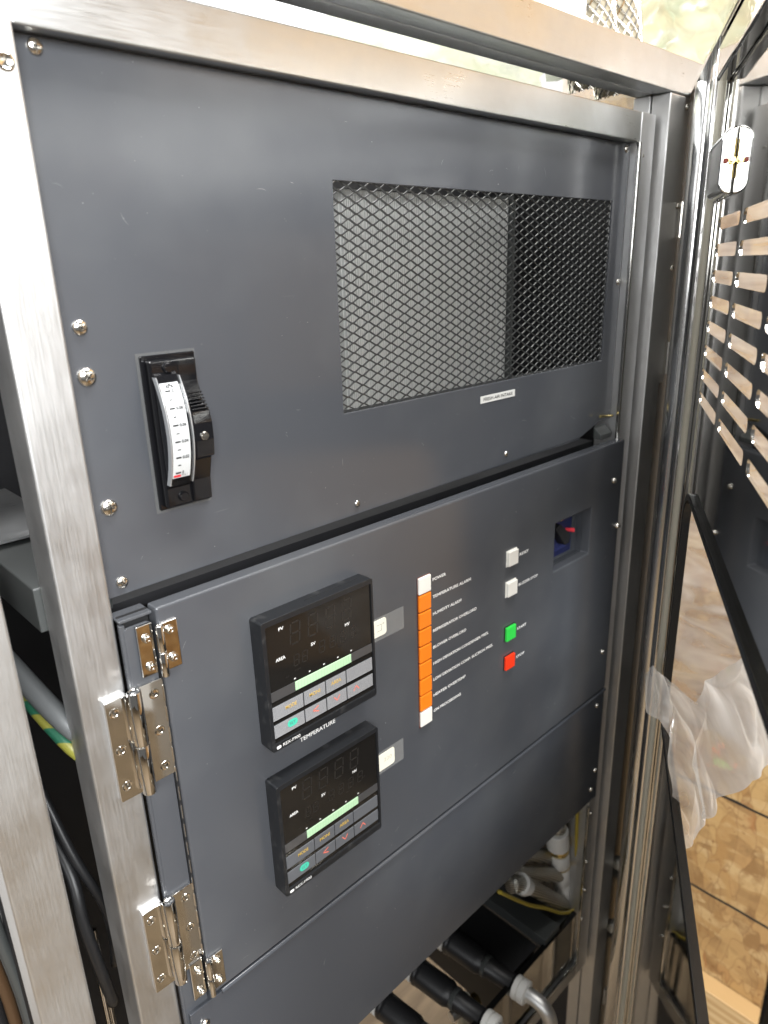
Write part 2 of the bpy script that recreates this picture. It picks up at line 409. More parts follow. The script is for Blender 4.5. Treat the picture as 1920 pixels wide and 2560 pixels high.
def text(name, s, x0, x1, z0, z1, y, m, fr=None, parent=None, shear=0.0, bold=0.0, curve=None):
    """lettering fitted to the rectangle x0..x1, z0..z1 on the plane y"""
    c = bpy.data.curves.new('t', 'FONT'); c.body = s; c.offset = bold; c.resolution_u = 3
    o = bpy.data.objects.new('t', c); COL.objects.link(o)
    me = bpy.data.meshes.new_from_object(o.evaluated_get(bpy.context.evaluated_depsgraph_get()))
    bpy.data.objects.remove(o); bpy.data.curves.remove(c)
    bm = B(); bm.from_mesh(me); bpy.data.meshes.remove(me)
    xs = [v.co.x for v in bm.verts]; ys = [v.co.y for v in bm.verts]
    ax, bx_, ay, by = min(xs), max(xs), min(ys), max(ys)
    for v in bm.verts:
        u = (v.co.x-ax)/(bx_-ax); t = (v.co.y-ay)/(by-ay)
        zz = z0+(z1-z0)*t
        v.co = Vector((x0+(x1-x0)*u+shear*(zz-z0), (curve(zz) if curve else y), zz))
    return obj(name, bm, m, fr, parent)
def screw(fr, x, y, z, r, h, parent=None, ax=(0, -1, 0), rot=0.4, name='screw'):
    """pan head screw with a cross drive, head standing off plane y towards the viewer"""
    bm = B(); d = Vector(ax)
    prof = [(r, 0), (r*1.0, h*0.25)]+[(r*math.cos(t), h*0.25+h*0.75*math.sin(t)) for t in [PI/2*k/6 for k in range(1, 6)]]+[(r*0.001, h)]
    prof[-1] = (0, h)
    lathe(bm, (x, y, z), ax, prof, 20)
    a = d.orthogonal().normalized(); b = d.cross(a)
    u = a*math.cos(rot)+b*math.sin(rot); v = d.cross(u); c = Vector((x, y, z))+d*h*0.93
    for p, q in ((u, v), (v, u)):
        vs = [bm.verts.new(c+p*sx*r*0.5+q*sy*r*0.09+d*sd) for sd in (0, h*0.12) for sx, sy in ((-1, -1), (1, -1), (1, 1), (-1, 1))]
        for f in ((0, 1, 2, 3), (4, 5, 6, 7), (0, 1, 5, 4), (1, 2, 6, 5), (2, 3, 7, 6), (3, 0, 4, 7)):
            bm.faces.new([vs[i] for i in f]).material_index = 1
    return obj(name, bm, [M_screw, M_screwdark], fr, parent, smooth='auto')
def csk(fr, x, y, z, r, parent=None):
    """countersunk screw: bright ring, dished centre and small cross"""
    bm = B()
    lathe(bm, (x, y, z), (0, -1, 0), [(r*1.12, 0), (r*1.05, 0.35), (r*0.80, 0.30), (r*0.72, 0.12), (r*0.35, 0.34), (0, 0.40)], 22)
    for i in range(2):
        a = 0.5+i*PI/2; u = Vector((math.cos(a), 0, math.sin(a))); v = Vector((-math.sin(a), 0, math.cos(a))); c = Vector((x, y-0.38, z))
        vs = [bm.verts.new(c+u*sx*r*0.42+v*sy*r*0.09+Vector((0, -sd, 0))) for sd in (0, 0.06) for sx, sy in ((-1, -1), (1, -1), (1, 1), (-1, 1))]
        for f in ((0, 1, 2, 3), (4, 5, 6, 7), (0, 1, 5, 4), (1, 2, 6, 5), (2, 3, 7, 6), (3, 0, 4, 7)): bm.faces.new([vs[i] for i in f]).material_index = 1
    return obj('screw', bm, [M_screw, M_screwdark], fr, parent, smooth='auto')

# ================================================================== SETTING
def struct(name, bm, m, **k):
    o = obj(name, bm, m, **k); o['kind'] = 'structure'; return o
struct('floor', bx(-3000, 3000, -3000, 2600, 60, 80), M_floor)

# crate wall right of the cabinet, with printed nailing lines and a pine batten along its foot
cw = thing('crate_wall', 'tan strand board crate wall with black printed lines behind the open door', 'crate wall', (1100, 0, 80))
obj('strand_board', bx(1100, 1118, -1700, 360, 80, 2300), M_osb, cw)
for z in (355, 572):
    bm = B(); v = []
    for i in range(81):
        y = -1650+i*25
        v.append((bm.verts.new((1099.7, y, z-2.6+noise.noise((y*.02, z, 0))*1.8)), bm.verts.new((1099.7, y, z+2.6+noise.noise((y*.03, z, 5))*1.8))))
    for a, b in zip(v, v[1:]): bm.faces.new((a[0], b[0], b[1], a[1]))
    obj('printed_line', bm, M_blackprint, cw)
solo(obj('pine_batten', bx(1062, 1098, -1600, 350, 84, 178), M_pine, bev=2), 'pale pine batten along the foot of the strand board wall', 'batten')
fwall = thing('crate_front_wall', 'strand board crate wall facing the cabinet, seen only in the polished steel', 'crate wall', (650, -1500, 80))
obj('strand_board', bx(420, 1100, -1520, -1500, 80, 1450), M_osb, fwall)
solo(obj('white_wall', bx(-900, 3000, 900, 920, 80, 3200), M_wallw), 'bright white wall glimpsed through the slot above the steel frame', 'wall')

# ================================================================== CABINET CARCASS
cab = thing('cabinet', 'outer stainless steel cabinet carcass with posts and top beam around the panels', 'cabinet', (400, 130, 80))
rp = obj('post', extr_z(B(), [(731.5, 0.0), (762.5, 0.0), (762.5, 18.8), (731.5, 18.8)], 84, 1598), M_post, cab, bev=1.0, label='right front post')
obj('post_return', bx(731.5, 762.5, 20.6, 38, 84, 1598.6), M_post, parent=None, fr=cab, bev=0.8)
obj('joint_filler', bx(733.5, 762, 18.8, 20.6, 84, 1598), M_black, cab)
obj('post_flange', bx(763.0, 850, 5, 7, 84, 1628), M_greybar, cab, bev=.4)
obj('post', bx(54.5, 82.5, 0, 26, 84, 1598), M_post, cab, bev=1.4, segs=3, label='left front post, out of focus')
obj('top_beam', bx(-300, 800, 0, 18.8, 1598.8, 1630), M_steelH, cab, bev=1.2, segs=3)
obj('beam_return', bx(-300, 790, 20.6, 38, 1599.4, 1629), M_post, cab, bev=0.8)
obj('beam_filler', bx(-298, 788, 18.8, 20.6, 1601.5, 1628), M_black, cab)
obj('back_panel', bx(70, 764, 262, 266, 480, 1592), M_dark, cab)  # near-black sheet added so nothing bright shows behind the mesh
obj('side_panel', bx(764, 768, 20, 262, 84, 1596), M_dark, cab)
obj('side_panel', bx(60, 64, 60, 262, 480, 1592), M_dark, cab)
obj('shelf', bx(140, 700, 40, 262, 1255, 1262), M_dark, cab)

# inner frame
ifr = thing('steel_frame', 'brushed stainless steel inner frame of square tube around the charcoal panels', 'frame', (418, 22, 480))
obj('stile', bx(111, 137.8, 10, 38, 300, 1579.8), M_steelV, ifr, bev=1.3, segs=3, label='left stile with the hinges')
obj('stile', bx(698.2, 725.3, 10, 38, 486, 1579.8), M_steelV, ifr, bev=0.9, segs=3, label='right stile')
obj('top_rail', bx(137.8, 698.2, 10.3, 38, 1554.4, 1579.6), M_steelH, ifr, bev=1.0, segs=3)
obj('bottom_rail', bx(137.8, 698.2, 10.2, 38, 486, 511), M_steelH, ifr, bev=0.9, segs=3)
obj('inner_flange', bx(694.6, 698.2, 8.4, 11.5, 1269, 1554), M_polish, ifr, bev=0.4)
obj('inner_flange', bx(695.2, 698.2, 8.2, 11.5, 512, 784), M_polish, ifr, bev=0.4)
obj('inner_flange', bx(137.8, 695, 8.2, 11.5, 510.5, 513.5), M_polish, ifr, bev=0.4)
bm = B(); lathe(bm, (134.0-2, 10, 1539.3), (0, -1, 0), [(4.2, 0), (4.0, .5), (3.2, .9), (2.6, .4), (0, .2)], 20); obj('plug', bm, M_screw, ifr, smooth='auto')
bm = B(); lathe(bm, (705.5, 10, 1543), (0, -1, 0), [(1.6, 0), (1.5, .3), (0, .1)], 14); obj('rivet', bm, M_screw, ifr, smooth='auto')
for z in (770, 690, 640, 590):
    screw(ifr, 704+random.uniform(-2, 2), 10, z, 2.4, 2.2)

# polished bulkhead under the panel, with pipe fittings in front
bk = thing('bulkhead', 'mirror polished steel bulkhead plate below the charcoal panels', 'steel plate', (418, 13, 513))
obj('plate', bx(138, 694.5, 14, 16, 513, 601), M_mirror, bk)
obj('plate_lip', bx(138, 694.5, 13.2, 20, 601, 603), M_rubber, bk)

# ================================================================== UPPER PANEL
up = thing('upper_panel', 'upper charcoal grey painted panel with a rectangular mesh window', 'panel', (418, 21, 1276))
bm = plate(B(), [(138.0, 1275.4), (640, 1279), (676, 1290), (697.8, 1290), (697.8, 1554.2), (138.0, 1554.2)], [rect(323.6, 672, 1353.5, 1503)], 20, 21.6)
obj('panel_sheet', bm, M_panel, up, bev=0.5)
obj('return_flange', bx(138.2, 640, 21.6, 34, 1276.5, 1278), M_panel, up)
for x, z, r in ((149.6, 1549.4, 3.6), (149.3, 1425.4, 4.0), (148.7, 1400.4, 5.0), (149.2, 1328.6, 4.8), (149.8, 1283.2, 3.6), (332.2, 1285, 2.6), (513.8, 1286.7, 2.8), (691.0, 1549, 3.2), (693.5, 1428.6, 3.0)):
    screw(up, x, 20, z, r, r*0.62, rot=random.uniform(0, 1.5))
# expanded metal
bm = B(); LW, SW = 14.7, 6.0
def ribbon(pts, w, y0, y1):
    A = []
    for i, p in enumerate(pts):
        q0 = pts[max(i-1, 0)]; q1 = pts[min(i+1, len(pts)-1)]
        d = Vector((q1[0]-q0[0], q1[1]-q0[1])).normalized(); n = Vector((-d.y, d.x))*w/2
        A.append([bm.verts.new((p[0]+n.x, y0, p[1]+n.y)), bm.verts.new((p[0]-n.x, y0+.25, p[1]-n.y)), bm.verts.new((p[0]-n.x, y1, p[1]-n.y)), bm.verts.new((p[0]+n.x, y1, p[1]+n.y))])
    for a, b in zip(A, A[1:]):
        for k in range(4): bm.faces.new((a[k], a[(k+1) % 4], b[(k+1) % 4], b[k]))
for r_ in range(-2, 48):
    zc = 1349.0+r_*3.33; pts = []
    for i in range(-1, 50):
        x = 323+i*7.32; s = 1 if (i+r_) % 2 else -1
        z = zc+s*1.42
        pts += [(x-1.1, z), (x+1.1, z)]
    ribbon(pts, 0.95, 22.0+(0.0 if r_ % 2 else 0.3), 23.2)
obj('expanded_mesh', bm, M_meshpaint, up)
obj('window_rail', bx(318, 680, 24, 36, 1344, 1352), M_dark, up)
# stickers and its bracket
lb = obj('intake_label', bx(475.8, 524, 19.55, 20, 1338, 1344), M_label, up)
text('lettering', 'FRESH AIR INTAKE', 479.5, 520.5, 1339.6, 1342.5, 19.45, M_blackprint, up, parent=lb, bold=0.012)
bm = extr_x(B(), [(15, 1276), (24, 1284), (24, 1272), (15, 1271)], 672, 694); obj('corner_bracket', bm, M_greybar, up, bev=.6)
bm = cyl(B(), (668, 15, 1297), (693, 15, 1294), 1.4, seg=12); obj('spring_pin', bm, M_brass, up, smooth='auto')

# things behind the mesh
co = thing('finned_coil', 'pale aluminium finned cooling coil behind the mesh window', 'coil', (462, 75, 1340))
bm = B()
for i in range(88):
    x = 345.5+i*2.12; box(bm, x, x+0.6, 37+random.uniform(-.6, .6), 70, 1350, 1500)
obj('fins', bm, M_fin, co)
obj('backing', bx(345, 532, 40.5, 72, 1349, 1501), mat('coil_backing_grey', (0.52, 0.52, 0.50), 0.6), co)  # backing in one even grey, a little darker than the fins
obj('end_plate', bx(532, 535, 32, 75, 1340, 1504), M_greybar, co)
def scuffs(fr, x0, x1, z0, z1, y, n_s, n_d, avoid=()):
    """fine scratches and dust specks lying on a painted panel"""
    bm = B()
    def ok(x, z): return not any(a <= x <= b and c <= z <= d for a, b, c, d in avoid)
    for k in range(n_s):
        x = random.uniform(x0+8, x1-8); z = random.uniform(z0+8, z1-8)
        if not ok(x, z): continue
        a = random.choice((0.25, -0.2, 0.9, -1.1, 1.4))+random.uniform(-.2, .2); L = random.uniform(1.2, 8); wd = random.uniform(.05, .13)
        u = Vector((math.cos(a), 0, math.sin(a))); v = Vector((-math.sin(a), 0, math.cos(a))); bend = random.uniform(-.6, .6)
        pts = [Vector((x, y, z))+u*L*(t-.5)+v*bend*(t-.5)**2*L for t in (0, .33, .66, 1)]
        q = [(bm.verts.new(p+v*wd*(.3 if i in (0, 3) else 1)), bm.verts.new(p-v*wd*(.3 if i in (0, 3) else 1))) for i, p in enumerate(pts)]
        for g, h in zip(q, q[1:]): bm.faces.new((g[0], g[1], h[1], h[0]))
    for k in range(n_d):
        x = random.uniform(x0+5, x1-5); z = random.uniform(z0+5, z1-5)
        if not ok(x, z): continue
        r = random.choice((.12, .16, .2, .3)); m_ = random.uniform(.6, 1.4)
        bm.faces.new([bm.verts.new((x+r*m_*math.cos(t+k), y, z+r*math.sin(t+k))) for t in (0, 1.2, 2.4, 3.7, 5)])
    return obj('scuff_marks', bm, M_scuff, fr, kind='stuff')
M_scuff = mat('dust_and_scratches', (0.165, 0.165, 0.165), 0.7)
scuffs(up, 140, 696, 1279, 1552, 19.93, 34, 150, ((322, 674, 1352, 1505), (172, 216, 1314, 1412), (472, 526, 1336, 1346)))

# ================================================================== PRESSURE GAUGE
pg = thing('pressure_gauge', 'black vertical edge pressure gauge with white curved kPa scale', 'gauge', (194, 20, 1320))
obj('flange', bx(178.2, 211.2, 17.6, 20, 1319.5, 1408), M_gloss, pg, bev=.6)
obj('gasket', bx(176.4, 212.4, 19.4, 20, 1317.8, 1409.4), M_tape, pg)
obj('base', bx(180, 208.6, 12, 17.6, 1321.5, 1405.5), M_gloss, pg, bev=1.2, segs=3)
def arc_y(z):   # gently bulging front of the scale
    t = (z-1365.5)/27.0; return 0.9+6.0*t*t
Zs = [1335+k*(1397.5-1335)/24 for k in range(25)]
obj('scale_carrier', extr_x(B(), [(12, 1333)]+[(arc_y(z)+0.8, z) for z in Zs]+[(12, 1399)], 181.2, 194.6), M_gloss, pg)
Zw = [1340.0+k*(1393.6-1340.0)/24 for k in range(25)]
bm = B(); A = [[bm.verts.new((x, arc_y(z)+.55, z)) for x in (182.4, 193.4)] for z in Zw]
for a, b in zip(A, A[1:]): bm.faces.new((a[0], a[1], b[1], b[0]))
sc_ = obj('scale', bm, M_scale, pg, smooth=True)
cz = lambda z: arc_y(z)+.28
for i in range(11):
    z = 1343.2+(1389.4-1343.2)*i/10; major = i % 2 == 0
    bm = bx(184.2 if major else 185.4, 187.4 if major else 187.2, cz(z)-.1, cz(z)+.1, z-.42 if major else z-.26, z+.42 if major else z+.26)
    obj('tick', bm, M_blackprint, pg, parent=sc_)
    if major:
        t_ = ('0', '0.02', '0.04', '0.06', '0.08', '0.1')[i//2]
        text('lettering', t_, 188.2, 188.2+(1.0 if i == 0 else (2.4 if i == 10 else 4.1)), z-.95, z+.95, 0, M_blackprint, pg, parent=sc_, curve=cz, bold=.03)
text('lettering', 'kPa', 185.6, 189.8, 1391.0, 1393.2, 0, M_blackprint, pg, parent=sc_, curve=cz, bold=.03)
text('lettering', 'PRS I', 187.2, 191.6, 1340.7, 1342.1, 0, M_greyprint, pg, parent=sc_, curve=cz)
obj('needle', bx(182.9, 187.2, cz(1341.5)-.5, cz(1341.5)-.2, 1340.9, 1342.0), M_rednd, pg)
bm = B(); A = []
for z in [1336.0+k*(1397-1336.0)/24 for k in range(25)]:
    y = arc_y(z); A.append([bm.verts.new(c) for c in ((181.3, y+.6, z), (181.3, y-1.0, z), (194.5, y-1.0, z), (194.5, y+.6, z))])
for a, b in zip(A, A[1:]):
    for k in range(3): bm.faces.new((a[k], a[k+1], b[k+1], b[k]))
obj('clear_cover', bm, M_clear, pg, smooth='auto')
bm = B()
for x in (180.6, 194.6):
    A = []
    for z in [1336.0+k*(1397-1336.0)/24 for k in range(25)]:
        y = arc_y(z); A.append([bm.verts.new((x+a, y+b, z)) for a, b in ((0, 2.6), (0, -1.2), (.6, -1.2), (.6, 2.6))])
    for a, b in zip(A, A[1:]):
        for k in range(4): bm.faces.new((a[k], a[(k+1) % 4], b[(k+1) % 4], b[k]))
obj('cover_edge', bm, mat('cover_edge_highlight', (0.55, 0.56, 0.57), 0.12, 0.6), pg, smooth='auto')  # pale tint paints the highlight along the clear cover's edges
prof = [(17, 1322.4), (9.9, 1322.4), (9.2, 1335.7), (5.2, 1349.0), (1.6, 1350.2), (0.4, 1360), (0.4, 1370), (2.2, 1376.3), (8.5, 1381.5), (11.6, 1392.8), (12.0, 1404.8), (17, 1404.8)]
obj('side_body', extr_x(B(), prof, 196.2, 208.2), M_gloss, pg, bev=.8, segs=3)
for i in range(6):
    u = i/5; z = 1377.4+u*8.5; y = 2.8+u*5.8; obj('grip_rib', bx(197.5, 207.6, y-1.0, y+2, z, z+.8), M_gloss, pg, bev=.3)
bm = B(); lathe(bm, (202.0, 0.4, 1362.5), (0, -1, 0), [(2.6, 0), (2.6, .8), (2.2, 1.3), (0, 1.35)], 20)
zs = obj('zero_screw', bm, M_screw, pg, smooth='auto')
bm = bx(199.8, 204.2, -1.1, -.9, 1362.1, 1362.9); obj('slot', bm, M_screwdark, pg, parent=zs)
for z in (1401.2, 1327):
    bm = B(); lathe(bm, (190.5, 12, z), (0, -1, 0), [(3, 0), (3, 1.2), (2.4, 2.0), (0, 2.0)], 16); obj('mount_screw', bm, M_gloss, pg, smooth='auto')

# ================================================================== LOWER DOOR (control panel)
dr = thing('control_door', 'lower charcoal control panel door with rolled edges and printed legends', 'door', (427, 6, 967))
obj('door_skin', plate(B(), rect(158.2, 696, 967.0, 1270), [rect(570.5, 636.5, 1157.8, 1208.6)], 0, 11.3), M_panel, dr, bev=1.6, segs=4)
bm = B()
for a in ((569, 638, 16.5, 17.5, 1156, 1210), (569, 570.5, 11, 16.5, 1156, 1210), (636.5, 638, 11, 16.5, 1156, 1210), (569, 638, 11, 16.5, 1156, 1157.8), (569, 638, 11, 16.5, 1208.6, 1210)): box(bm, *a)
obj('recess_box', bm, M_panel2, dr)
for x, z, r in ((678.5, 1228.4, 3.4), (690.5, 1174.3, 3.2), (682.6, 1020.5, 3.0)): screw(dr, x, 0, z, r, r*0.8+(2.5 if z == 1174.3 else 0), rot=random.uniform(0, 1.5))
# legends printed on the door
words = [('POWER', 408.3), ('TEMPERATURE ALARM', 440.9), ('HUMIDITY ALARM', 428.3), ('REFRIGERATOR OVERLORD', 449.1), ('BLOWER OVERLORD', 435.1), ('HIGH DEVIATION CONDENSER PRES.', 466.9), ('LOW DEVIATION COMP. SUCTION PRES.', 473.9), ('HEATER OVERTEMP', 434.7), ('ON PROCEEDING', 428.2)]
for i, (s, x1) in enumerate(words):
    z = 1208.0-i*15.52; text('lettering', s, 392.1, x1, z, z+2.75, -0.12, M_white, dr, bold=.022)
for s, x1, z in (('RESET', 525.8, 1193.4), ('BUZZER STOP', 542.6, 1162.6), ('START', 526.5, 1116.2), ('STOP', 524.9, 1085.3)):
    text('lettering', s, 511.6, x1, z, z+2.7, -0.12, M_white, dr, bold=.022)
text('lettering', 'TEMPERATURE', 250.2, 283.2, 1129.6, 1133.2, -0.12, M_white, dr, bold=.02)

scuffs(dr, 160, 694, 969, 1268, -0.07, 26, 150, ((214, 318, 1012, 1244), (318, 360, 1055, 1200), (370, 480, 1074, 1220), (488, 545, 1078, 1206), (566, 640, 1154, 1212)))
# strip beside the door, slot above it, and the lower cover
st = thing('hinge_strip', 'narrow charcoal sheet metal strip between the left stile and the control door', 'metal strip', (148, 8, 800))
obj('strip_face', plate(B(), rrect(140.2, 156.6, 812, 1261.8, 3, 4), [], 5, 6.5), M_panel, st, bev=.6)
obj('strip_back', bx(139.2, 157.2, 9, 10.5, 806, 1268), M_black, st)
obj('top_fold', bx(138.4, 158, 4.6, 19, 1265.6, 1267.4), M_panel, st, bev=.4)
obj('side_fold', bx(138.6, 141.5, 5.4, 9, 812, 1264), M_panel, st, bev=.6)
obj('hinge_rod', bx(157.0, 158.0, 3.0, 5, 970, 1226), M_black, st)
for k in range(17):
    z = 975+k*14.6; obj('knuckle_edge', bx(156.9, 157.5, 2.2, 3.2, z, z+10.5), M_chrome, st)
lc = thing('lower_cover', 'plain charcoal lower cover panel below the control door', 'panel', (420, 6, 806))
obj('cover_sheet', plate(B(), rect(141.0, 697.6, 806, 962.2), [], 1.2, 3.0), M_panel2, lc, bev=.5)
obj('top_roll', extr_x(B(), [(1.2+2.1*math.cos(a), 963.0+2.1*math.sin(a)) for a in [2*PI*k/14 for k in range(14)]], 166, 697), M_panel2, lc, smooth='auto')
obj('top_fold', bx(141, 697, 3.2, 16, 960.2, 961.6), M_panel2, lc)
obj('bottom_fold', bx(141.4, 697.2, 3.2, 18, 806.2, 807.8), M_panel2, lc)
for x, z, r in ((681.5, 948, 3.2), (690, 850, 3.0), (682.7, 825.1, 3.0), (150, 946, 4.0)): screw(lc, x, 1.2, z, r, r*0.8, rot=random.uniform(0, 1.5))

scuffs(lc, 145, 690, 810, 958, 1.13, 14, 70)
# ================================================================== HINGES
def big_hinge(z0, label):
    h = thing('butt_hinge', label, 'hinge', (138, 5, z0), 'large polished hinges on the left stile')
    L = obj('leaf', plate(B(), rrect(122.9, 136.6, z0, z0+68, 0.8, 2), [], 5.2, 7.2), M_chrome, h, bev=.4, label='left leaf on the steel stile')
    obj('spacer', bx(123.4, 136.4, 7.2, 10, z0+.4, z0+67.6), M_steelV, h)
    obj('leaf_link', bx(136.6, 139.5, 3.4, 6.0, z0+0.5, z0+33), M_chrome, h, bev=.4)
    R = obj('leaf', plate(B(), rrect(143.4, 157.6, z0+4, z0+71, 0.8, 2), [], 2.8, 4.9), M_chrome, h, bev=.4, label='right leaf on the charcoal strip')
    obj('leaf_link', bx(139, 144.2, 2.8, 4.9, z0+35.5, z0+71), M_chrome, h, bev=.4)
    def ring(a, b):
        bm = B(); lathe(bm, (138.6, 0.6, a), (0, 0, 1), [(0, 0), (3.9, 0), (4.15, .5), (4.15, b-a-.5), (3.9, b-a), (2.9, b-a), (2.6, b-a-.5), (1.2, b-a-.9), (0, b-a-1.1)], 28); return bm
    obj('knuckle', ring(z0+1.5, z0+35), M_chrome, h, smooth='auto'); obj('knuckle', ring(z0+35.8, z0+71.5), M_chrome, h, smooth='auto')
    bm = B(); lathe(bm, (138.6, .6, z0+35), (0, 0, 1), [(4.35, 0), (4.5, .4), (4.35, .8)], 28); obj('washer', bm, M_screw, h, smooth='auto')
    for dz in (9.6, 34.6, 60): csk(h, 127.6, 5.2, z0+dz, 2.9, parent=L)
    for dz in (12, 37.4, 63): csk(h, 151.2, 2.8, z0+dz, 2.9, parent=R)
big_hinge(1153, 'large polished hinge on the left stile level with the upper controller')
big_hinge(997, 'large polished hinge on the left stile near the bottom, below the other large one')
def small_hinge(z0, label):
    h = thing('lift_off_hinge', label, 'hinge', (157, 0, z0), 'small hinges with raised screws')
    L = obj('leaf', bx(146.0, 155.6, 1.6, 3.0, z0+.8, z0+33.5), M_chrome, h, bev=.4, label='left leaf'); obj('pad', bx(146.6, 155.8, 3.0, 5, z0+1.2, z0+33), M_panel, h)
    R = obj('leaf', bx(159.4, 169.4, -1.6, -0.1, z0+1.5, z0+32), M_chrome, h, bev=.4, label='right leaf')
    for a, b in ((z0-1, z0+14.6), (z0+15.2, z0+32)):
        bm = B(); lathe(bm, (158.0, -2.2, a), (0, 0, 1), [(0, 0), (2.2, 0), (2.35, .4), (2.35, b-a-.4), (2.1, b-a), (1.3, b-a), (1.1, b-a-.6), (0, b-a-.6)], 20); obj('knuckle', bm, M_chrome, h, smooth='auto')
    def cap(x, y, z, par):
        bm = B(); lathe(bm, (x, y, z), (0, -1, 0), [(2.8, 0), (2.8, .6), (2.1, .7), (2.1, 2.6), (1.8, 3.0), (1.0, 3.0), (0.9, 2.4), (0, 2.4)], 18); obj('screw', bm, M_screw, h, parent=par, smooth='auto')
    for dz in (7.5, 25.8): cap(151.2, 1.6, z0+dz-1, L)
    for dz in (8.2, 26.3): cap(164.3, -1.6, z0+dz+.5, R)
small_hinge(1228.4, 'small polished hinge at the top left corner of the control door')
small_hinge(970.6, 'small polished hinge at the bottom left corner of the control door')

# ================================================================== CONTROLLERS
def controller(x0, z0, label, striped, dusty):
    c = thing('digital_controller', label, 'controller', (x0+48, 0, z0), 'panel mounted digital controllers')
    X = lambda a: x0+a
    Z = lambda a: z0+a
    bz = obj('bezel', plate(B(), rrect(x0, x0+96, z0, z0+96.6, 2.0, 4), [rrect(x0+3.0, x0+94.2, z0+5.4, z0+92.6, 1.0, 2)], -13, -0.05), M_bplast, c, bev=.7, segs=3)
    obj('face_plate', bx(X(2.6), X(94.6), -11.6, -2, Z(4.8), Z(93)), M_screen, c)
    obj('top_seam', bx(X(40), X(88), -6.2, -5.6, Z(96.4), Z(96.75)), M_black, c, parent=bz)
    sc = obj('display_window', bx(X(3.4), X(93.8), -11.9, -11.5, Z(45.2), Z(92)), M_screen, c)
    # unlit seven segment digits
    def digit(cx, cz, hw, hh, t):
        bm = B()
        for zz in (-hh, 0, hh): box(bm, cx-hw+t, cx+hw-t, -12.0, -11.85, cz+zz-t/2, cz+zz+t/2)
        for sx in (-hw, hw):
            for a, b in ((t*.4, hh-t*.4), (-hh+t*.4, -t*.4)): box(bm, cx+sx-t/2, cx+sx+t/2, -12.0, -11.85, cz+a, cz+b)
        for v in bm.verts: v.co.x += (v.co.z-cz)*0.09
        obj('digit', bm, M_segment, c, parent=sc)
    for k in range(4): digit(X(26.5+k*15), Z(80.3), 3.8, 7.6, 1.1)
    for k in range(4): digit(X(48+k*9.5), Z(61), 2.3, 4.2, .7)
    for k in range(2): digit(X(26+k*7), Z(60), 2.0, 4.0, .7)
    for s, a, b, z1 in (('PV', 13.6, 17.6, 86.2), ('SV', 38.6, 42.6, 65.0), ('MV', 69.2, 73.6, 67.7), ('AREA', 9.6, 17.3, 65.0)):
        text('lettering', s, X(a), X(b), Z(z1), Z(z1+2.4), -12.0, M_white, c, parent=sc, bold=.02)
    for s, a, b, z1 in (('COM', 24, 28.5, 52), ('OUT', 62, 66, 54), ('ALM', 78, 81.5, 58), ('AT', 16, 19, 50)):
        text('lettering', s, X(a), X(b), Z(z1), Z(z1+1.4), -12.0, M_segment, c, parent=sc)
    for a in (23.6, 36.2, 48.8, 61.4, 74.0):
        bm = bx(X(a-.8), X(a), -12.0, -11.85, Z(46.4), Z(47.3)); box(bm, X(a+.3), X(a+.55), -12.0, -11.85, Z(46.4), Z(47.3)); obj('scale_mark', bm, M_white, c, parent=sc)
    obj('silver_strip', bx(X(3.2), X(23.0), -12.1, -11.5, Z(37.4), Z(44.4)), M_silver, c); obj('silver_strip', bx(X(73.6), X(94), -12.1, -11.5, Z(37.8), Z(44.4)), M_silver, c)
    bg = obj('bargraph', bx(X(23.2), X(73.4), -12.25, -11.5, Z(37.7), Z(44.2)), M_bar, c, bev=.2)
    for k in range(1, 20):
        xx = X(23.2+k*50.2/20); obj('bar_gap', bx(xx-.12, xx+.12, -12.32, -12.2, Z(38), Z(43.9)), M_barline, c, parent=bg)
    cols = ((3.1, 28.8), (29.5, 48.3), (49.0, 67.4), (68.1, 93.4))
    labs = (('MODE', 'MONI', 'AREA', ''), ('o', '<', 'v', '^'))
    for ri, (zb, zt) in enumerate(((22.8, 33.2), (9.4, 19.4))):
        for ci, (a, b) in enumerate(cols):
            key = obj('key', bx(X(a), X(b), -12.15, -11.5, Z(zb), Z(zt)), M_keygrey, c, bev=.15)
            if striped:
                bm = B(); n = 12
                for k in range(n):
                    zz = Z(zb+.35+k*(zt-zb-.7)/(n-1)); box(bm, X(a+.15), X(b-.15), -12.19, -12.1, zz-.17, zz+.17)
                obj('key_stripes', bm, M_keyline, c, parent=key)
            s = labs[ri][ci]; cx, cz = X((a+b)/2+(2.6 if ci == 0 else (-4 if ci == 3 else 0))), Z((zb+zt)/2+.7)
            yy = -12.26
            if ri == 0 and s: text('lettering', s, cx-4.7, cx+4.7, cz-1.4, cz+1.4, yy, M_orangeprint, c, parent=key, bold=.012)
            elif s == 'o':
                bm = plate(B(), rrect(cx-4.2, cx+4.2, cz-2.7, cz+2.7, 2.69, 6), [], yy-.05, yy+.05); e = obj('set_emblem', bm, M_greenprint, c, parent=key)
                text('set_lettering', 'SET', cx-2.6, cx+2.6, cz-1.1, cz+1.1, yy-.1, M_keygrey, c, parent=key)
            elif s:
                bm = B(); q = {'<': ((2.6, 2.2), (-2.6, 0), (2.6, -2.2)), 'v': ((-2.7, 1.8), (0, -1.8), (2.7, 1.8)), '^': ((-2.7, -1.8), (0, 1.8), (2.7, -1.8))}[s]
                for p0, p1 in zip(q, q[1:]):
                    d = Vector((p1[0]-p0[0], p1[1]-p0[1])).normalized(); n = Vector((-d.y, d.x))*.42
                    vs = [bm.verts.new((cx+p[0]+sg*n.x, yy, cz+p[1]+sg*n.y)) for p, sg in ((p0, 1), (p1, 1), (p1, -1), (p0, -1))]; bm.faces.new(vs)
                obj('arrow', bm, M_redprint, c, parent=key)
    text('lettering', 'REX-F900', X(8.8), X(23.4), Z(1.5), Z(3.9), -13.12, M_white, c, parent=bz, bold=.004)
